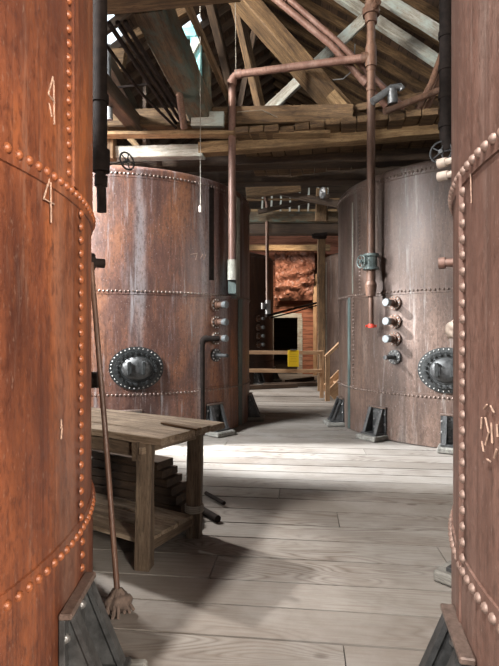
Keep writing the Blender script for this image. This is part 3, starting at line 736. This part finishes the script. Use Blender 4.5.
# crinkled sheet on the back wall
def sheet():
    b = bmesh.new(); c0 = P(275, 300, 17.3); c1 = P(314, 249, 17.3); nx, nz = 46, 40; g = []
    for i in range(nx+1):
        row = []
        for j in range(nz+1):
            x = c0.x+(c1.x-c0.x)*i/nx; z = c0.z+(c1.z-c0.z)*j/nz
            bz_ = .35*math.sin(PI*j/nz)
            n = noise.noise(Vector((x*3, z*4, 1)))*.22+abs(noise.noise(Vector((x*7+z*3, z*6, 4))))*.16
            row.append(b.verts.new((x+noise.noise(Vector((x*2, z*2, 7)))*.06, 17.75-bz_-n*.8-(.11*x), z)))
        g.append(row)
    for i in range(nx):
        for j in range(nz): b.faces.new((g[i][j], g[i+1][j], g[i+1][j+1], g[i][j+1]))
    me = bpy.data.meshes.new('crinkled_sheet'); b.to_mesh(me); b.free(); me.materials.append(M['sheet'])
    o = link('crinkled_sheet', me); md = o.modifiers.new('t', 'SOLIDIFY'); md.thickness = .01
    tag(o, 'big crinkled reddish sheet bundled on the far board wall above the doorway', 'sheet')
sheet()
# thin pipe far back with fittings
Y = 12.6; bp = empty('far_pipe', (0, 0, 0)); tag(bp, 'slim brown vertical pipe with pale fittings in front of the dark far tank', 'pipe')
MB().tube([P(262, 178, Y), P(267, 205, Y), P(267.5, 300, Y)], .045, 12).obj('pipe', M['pipe_brown'], bp, True)
MB().cyl(P(268, 300, Y), P(268, 314, Y), .07, 12).cyl(P(262, 306, Y), P(268, 306, Y), .04, 10).cyl(P(263, 303, Y-.05), P(263, 309, Y-.05), .05, 10).obj('valve_fitting', M['pipe_grey'], bp, True)
MB().tube([P(266, 316, 13.2), P(296, 308, 15), P(316, 303, 16.6)], .035, 10).obj('iron_conduit', M['pipe_dark'], None, True); tag(COL.objects[-1], 'upper dark conduit slanting past the far doorway head', 'conduit')
MB().tube([P(270, 318, 13.2), P(298, 311, 15), P(318, 305, 16.6)], .02, 10).obj('iron_conduit', M['pipe_dark'], None, True); tag(COL.objects[-1], 'lower thinner dark conduit slanting past the far doorway head', 'conduit')
for k, (x0_, y0_, x1_, y1_, lb) in enumerate(((-.3, 12.9, 1.3, 13.5, 'dark timber lying on the floor behind the railing, nearest of three'), (.4, 13.6, 2.2, 13.9, 'dark timber lying on the floor behind the railing, middle of three'), (1.1, 14.4, 2.0, 15.6, 'dark timber lying on the floor behind the railing, farthest of three'))):
    timber('loose_timber', (x0_, y0_, .06), (x1_, y1_, .06), .14, .11, M['timber_dark'], lb, 'timber', seed=k)

# ------------------------------------------------------------ overhead timbers
def beam(px0, py0, Y0, px1, py1, Y1, wd, ht, mat, label, name='ceiling_beam', cat='beam', group=None, seed=0, rough=.01):
    return timber(name, P(px0, py0, Y0), P(px1, py1, Y1), wd, ht, M[mat], label, cat, group, None, seed, rough)
beam(60, 155, 7.95, 204, 152, 7.65, .22, .18, 'timber_white', 'whitewashed grey-green beam lying over the left middle tank', seed=1)
beam(200, 150, 7.65, 520, 124, 6.95, .22, .17, 'timber_tan', 'long tan beam crossing above the aisle to the right middle tank', seed=2)
beam(40, 167, 8.6, 520, 152, 7.9, .3, .25, 'timber_dark', 'dark beam crossing right behind the long tan beam', seed=3)
beam(150, 181, 9.6, 520, 172, 9.0, .3, .24, 'timber_dark', 'lowest dark beam crossing behind the tops of the middle tanks', seed=4)
beam(60, 122, 7.85, 352, 116, 7.3, .25, .27, 'timber', 'brown bolted crossbeam under the foot of the sloping timbers', seed=5)
beam(80, 135, 7.55, 330, 134, 7.15, .18, .05, 'timber_tan', 'thin tan batten nailed along the underside of the brown crossbeam', name='batten', cat='batten', seed=6)
beam(192, 120, 7.35, 224, 120, 7.3, .12, .21, 'timber_white', 'pale whitewashed block on the crossbeam right of the sloping left timber', name='timber_block', cat='block', seed=7)
# longitudinal timbers
timber('ceiling_beam', (-1.02, 4.90, 4.87), (-.72, 7.7, 4.87), .34, .34, M['timber_teal'], 'massive verdigris-stained timber running back overhead at upper left', 'beam', seed=8, rough=.02)
timber('ceiling_beam', (-2.6, 4.80, 4.69), (-.10, 4.50, 4.73), .26, .24, M['timber'], 'brown beam crossing at the very top left of the view', 'beam', seed=9, rough=.012)
timber('ceiling_beam', (-2.1, 4.9, 4.75), (-1.75, 7.9, 4.75), .2, .24, M['timber_dark'], 'dark timber running back just left of the parallel thin pipes', 'beam', seed=10)
timber('batten', P(184, -4, 5.6), P(229, 100, 7.7), .07, .09, M['timber'], 'slender brown batten with pale edge slanting down near the pull cord', 'batten', seed=11)
beam(205, -20, 7.9, 234, 100, 9.6, .14, .18, 'timber_dark', 'dark rafter brace sloping down left of the pipe elbow', name='roof_brace', cat='brace', seed=12)
beam(232, -15, 7.8, 262, 115, 8.6, .12, .2, 'timber', 'brown rafter brace sloping down right of the pipe elbow', name='roof_brace', cat='brace', seed=13)
beam(262, -10, 8.8, 236, 130, 8.8, .1, .14, 'timber_dark', 'thin dark brace crossing behind the pipe elbow', name='roof_brace', cat='brace', seed=14)
# truss diagonal
beam(232, -14, 7.25, 350, 122, 7.55, .36, .25, 'timber', 'thickest sloping truss timber running down right from upper centre', name='truss_timber', cat='truss timber', seed=15, rough=.02)
beam(330, 95, 7.35, 350, 117, 7.35, .14, .16, 'timber_tan', 'pale wedge block at the foot of the thick sloping truss timber', name='timber_block', cat='block', seed=16)
beam(376, 8, 8.4, 262, 116, 8.4, .12, .17, 'timber_white', 'whitish brace rising to the right behind the thick truss timber', name='roof_brace', cat='brace', seed=17)
beam(322, -16, 9.3, 456, 74, 9.3, .14, .19, 'timber_white', 'bright whitewashed rafter slanting down at upper right', name='roof_brace', cat='brace', seed=18)
beam(370, -10, 8.6, 470, 52, 8.6, .1, .2, 'timber_white', 'second pale rafter piece slanting at the top right corner', name='roof_brace', cat='brace', seed=19)
beam(318, 116, 7.6, 446, 92, 7.2, .1, .10, 'timber', 'brown strut lying low across the top of the right beams', name='roof_brace', cat='brace', seed=20)
# turquoise post and braces
beam(197, 120, 8.05, 196, 26, 8.05, .17, .15, 'cyan_board', 'turquoise upright post high above the left middle tank', name='roof_post', cat='post', seed=21)
beam(172, 33, 8.0, 196, 33, 8.0, .1, .15, 'cyan_board', 'short turquoise board at the head of the upright post', name='board_piece', cat='board', seed=22)
beam(181, 72, 7.95, 198, 40, 7.95, .1, .12, 'timber_white', 'short pale brace leaning against the turquoise post', name='roof_brace', cat='brace', seed=23)
beam(208, 120, 8.3, 207, 55, 8.3, .12, .14, 'timber_teal', 'narrow grey upright beside the turquoise post', name='roof_post', cat='post', seed=24)
beam(95, 60, 8.4, 125, 60, 8.2, .1, .35, 'timber', 'brown timber end at upper left beyond the parallel pipes', name='timber_block', cat='block', seed=25)
beam(86, 20, 6.6, 150, 140, 8.7, .12, .2, 'timber_dark', 'dark sloping timber at far left behind the parallel pipes', name='roof_brace', cat='brace', seed=26)
beam(126, 134, 7.9, 142, 152, 7.9, .06, .09, 'timber_tan', 'small bright diagonal brace over the left middle tank', name='roof_brace', cat='brace', seed=27)
beam(110, 138, 7.7, 110, 160, 7.7, .16, .16, 'timber', 'stub of post standing at the left end above the whitewashed beam', name='roof_post', cat='post', seed=28)
beam(145, 75, 7.7, 145, 146, 7.7, .06, .06, 'timber_dark', 'thin dark upright between crossbeams at upper left', name='roof_post', cat='post', seed=29)
beam(125, 40, 8.6, 190, 8, 8.6, .1, .14, 'timber', 'short brown strut high at upper left under the roof gap', name='roof_brace', cat='brace', seed=30)
# plank deck on the right beams: one platform of many boards
def deck():
    mb = MB(); n = 15; rr = random.Random(8); a = P(236, 140, 7.3); b = P(470, 118, 6.75)
    dx = (b-a); dd = dx.normalized(); pv = Vector((-dd.y, dd.x, 0)).normalized()
    if pv.y < 0: pv = -pv
    q = Matrix((dd, pv, dd.cross(pv))).transposed(); st = dx.length/n
    for k in range(n):
        c = a+dd*(st*(k+.5))+pv*(.9+rr.uniform(-.06, .04))+Vector((0, 0, .07+rr.uniform(-.01, .02)))
        mb.box(c, (st*.93, 2.0, .09), q, .006)
    o = mb.obj('plank_platform', M['timber'], None); tag(o, 'row of plank ends forming a platform on the long tan beam', 'platform')
deck()
# rafters under the boards
n = 0
for k in range(18):
    v = 6.9+k*.62
    for s in (1, -1):
        u0 = RU; u1 = 7.6 if s > 0 else -7.6
        o = timber('rafter', G(u0, v, roof_z(u0)-.11), G(u1, v, roof_z(u1)-.11), .09, .19, M['timber'] if s > 0 else M['timber_dark'])
        if s < 0: o.location += V*.1
        tag(o, 'sawn rafter under the sloping roof boards on the %s side' % ('right' if s > 0 else 'left'), 'rafter', 'right roof slope rafters' if s > 0 else 'left roof slope rafters')
# pipes overhead
def opipe(pts, r, mat, label, name='overhead_pipe', cat='pipe', collars=()):
    ro = empty(name, (0, 0, 0)); tag(ro, label, cat)
    MB().tube(pts, r, 14).obj('pipe', M[mat], ro, True)
    for (a, b) in collars:
        MB().cyl(a, b, r*1.35, 14).obj('pipe_collar', M[mat], ro, True)
    return ro
Y = 6.95
opipe([P(262, -12, Y), P(330, 44, Y), P(386, 106, Y+.3)], .048, 'pipe_pink', 'lower of two pink pipes slanting down behind the tall riser', collars=[(P(362, 78, Y+.15), P(367, 83, Y+.15))])
opipe([P(276, -12, Y), P(338, 42, Y), P(404, 108, Y+.3)], .042, 'pipe_pink', 'upper of two pink pipes slanting down behind the tall riser', collars=[(P(283, -6, Y), P(288, -1, Y))])
opipe([P(446, 42, 6.9), P(432, 82, 6.9), P(417, 112, 6.9)], .045, 'pipe_brown', 'brown pipe slanting down left from the black pipe, left of its pair')
opipe([P(452, 44, 7.0), P(438, 84, 7.0), P(424, 114, 7.0)], .045, 'pipe_brown', 'brown pipe slanting down left from the black pipe, right of its pair')
opipe([P(372, 102, 6.7), P(392, 88, 6.7), P(400, 87, 6.7), P(402, 90, 6.7)], .05, 'pipe_grey', 'short grey elbowed pipe on the platform right of the tall riser', collars=[(P(392, 90, 6.7), P(393, 104, 6.7))])
opipe([P(384, 112, 6.7), P(440, 90, 6.7)], .045, 'pipe_brown', 'low brown pipe lying across the platform edge at right')
for k, (du, lb) in enumerate(((0, 'leftmost'), (.09, 'middle'), (.17, 'rightmost'))):
    opipe([G(-1.95+du, 4.75, 4.62), G(-1.95+du, 7.45, 4.72)], .026, 'pipe_dark', '%s of three thin parallel dark pipes running back at upper left' % lb)
opipe([P(104, 42, 5.4), P(140, 92, 6.6), P(176, 128, 7.4)], .02, 'pipe_dark', 'single thin pipe slanting below the three parallel pipes at upper left')
opipe([P(108, 45, 6.8), P(108, 65, 6.8), P(110, 120, 6.8)], .04, 'pipe_grey', 'short grey hanging pipe at far upper left')
opipe([P(164, -8, 6.1), P(172, 40, 6.1), P(184, 128, 6.9)], .05, 'pipe_brown', 'rusty pipe slanting down in front of the verdigris-stained timber', collars=[(P(170, 32, 6.05), P(171, 38, 6.05))])
opipe([P(168, 41, 6.0), P(185, 41, 6.2)], .03, 'pipe_dark', 'short dark cross pipe below the turquoise board')
opipe([P(112, 88, 7.2), P(150, 84, 7.2)], .016, 'pipe_dark', 'thin horizontal rod crossing the parallel pipes at upper left', 'tie_rod', 'rod')
for k, (a, b) in enumerate((((385, -8), (458, 46)), ((378, -8), (458, 51)))):
    opipe([P(*a, 8.9), P(*b, 8.9)], .025, 'pipe_grey', 'grey conduit running down beside the bright rafter, %s of two' % ('upper', 'lower')[k], 'conduit', 'conduit')
# electrical wire loop and tie rods
MB().tube([P(237, 112, 7.25), P(262, 110, 7.25), P(300, 128, 7.4)], .006, 6).obj('wire', M['string'], None); tag(COL.objects[-1], 'thin wire sagging across the brown crossbeam', 'wire')
MB().tube([P(333, 80, 7.1), P(343, 79, 7.1), P(350, 73, 7.1), P(354, 62, 7.1), P(355, 44, 7.1)], .009, 6).obj('wire', M['pipe_grey'], None, True); tag(COL.objects[-1], 'curved grey wire hooking down beside the tall riser', 'wire')
# pull cord
pc = empty('pull_cord', (0, 0, 0)); tag(pc, 'long thin pull cord with white knob hanging before the left middle tank', 'pull cord')
MB().tube([P(200, -20, 6.2), P(200.5, 208, 6.2)], .0045, 6).obj('cord', M['string'], pc)
MB().cyl(P(200.5, 206, 6.2), P(200.5, 212, 6.2), .02, 12).obj('knob', M['stone_pipe'], pc, True)
MB().tube([P(235, -20, 6.4), P(236, 74, 7.1)], .005, 6).obj('wire', M['string'], None); tag(COL.objects[-1], 'straight hanger wire above the pipe elbow', 'wire')
# beams over the back aisle
def bb(px0, py0, Y0, px1, py1, Y1, wd, ht, mat, lb, seed, name='ceiling_beam'): beam(px0, py0, Y0, px1, py1, Y1, wd, ht, mat, lb, name=name, seed=seed)
bb(180, 218, 12.9, 420, 217, 12.3, .25, .26, 'timber_teal', 'grey weathered beam crossing above the far pine railing', 41)
bb(180, 230, 13.1, 420, 229, 12.5, .3, .28, 'timber_dark', 'dark beam just under the grey beam far back', 42)
bb(200, 248, 16.8, 330, 248, 16.6, .2, .2, 'timber_tan', 'tan header beam on the far red wall above the crinkled sheet', 43)
bb(246, 185, 11.8, 345, 206, 11.4, .12, .14, 'timber_dark', 'dark strut slanting down right in the far roof gap', 44, 'roof_brace')
bb(258, 212, 12.2, 330, 196, 12, .08, .1, 'timber_dark', 'thin dark strut slanting up right in the far roof gap', 45, 'roof_brace')
bb(246, 192, 11.3, 300, 185, 11.3, .12, .3, 'timber', 'brown board hanging just above the far roof gap', 46, 'board_piece')
bb(322, 190, 12.5, 321, 222, 12.5, .3, .3, 'timber', 'short thick post head far back above the grey-brown post', 47, 'roof_post')
# lath screen in the far roof gap
ls = empty('lath_screen', (0, 0, 0)); tag(ls, 'row of pale upright laths in the far roof gap', 'lath screen')
for k in range(8):
    px = 262+k*9.2
    timber('lath', P(px, 214, 14.4), P(px+1, 188, 14.4), .05, .05, M['timber_white'], parent=ls)
timber('sill', P(245, 200, 14.4), P(345, 199, 14.4), .06, .06, M['timber'], parent=ls)
timber('sill', P(245, 212, 14.45), P(345, 212, 14.45), .1, .16, M['timber_tan'], parent=ls)
# dark lantern-like bracket on the far post and hanging hook
MB().box(P(320, 236, 12.55), (.34, .12, .14), bev=.02).cyl(P(312, 236, 12.35), P(327, 234, 12.35), .05, 10).obj('iron_clamp', M['pipe_dark'], None, True); tag(COL.objects[-1], 'black iron clamp at the head of the grey-brown far post', 'clamp')
lump('hanging_block', P(323, 193, 11.2), .10, M['pipe_grey'], 'pale pulley block hanging in the far roof gap', 'pulley', sq=(.8, .8, 1.3))
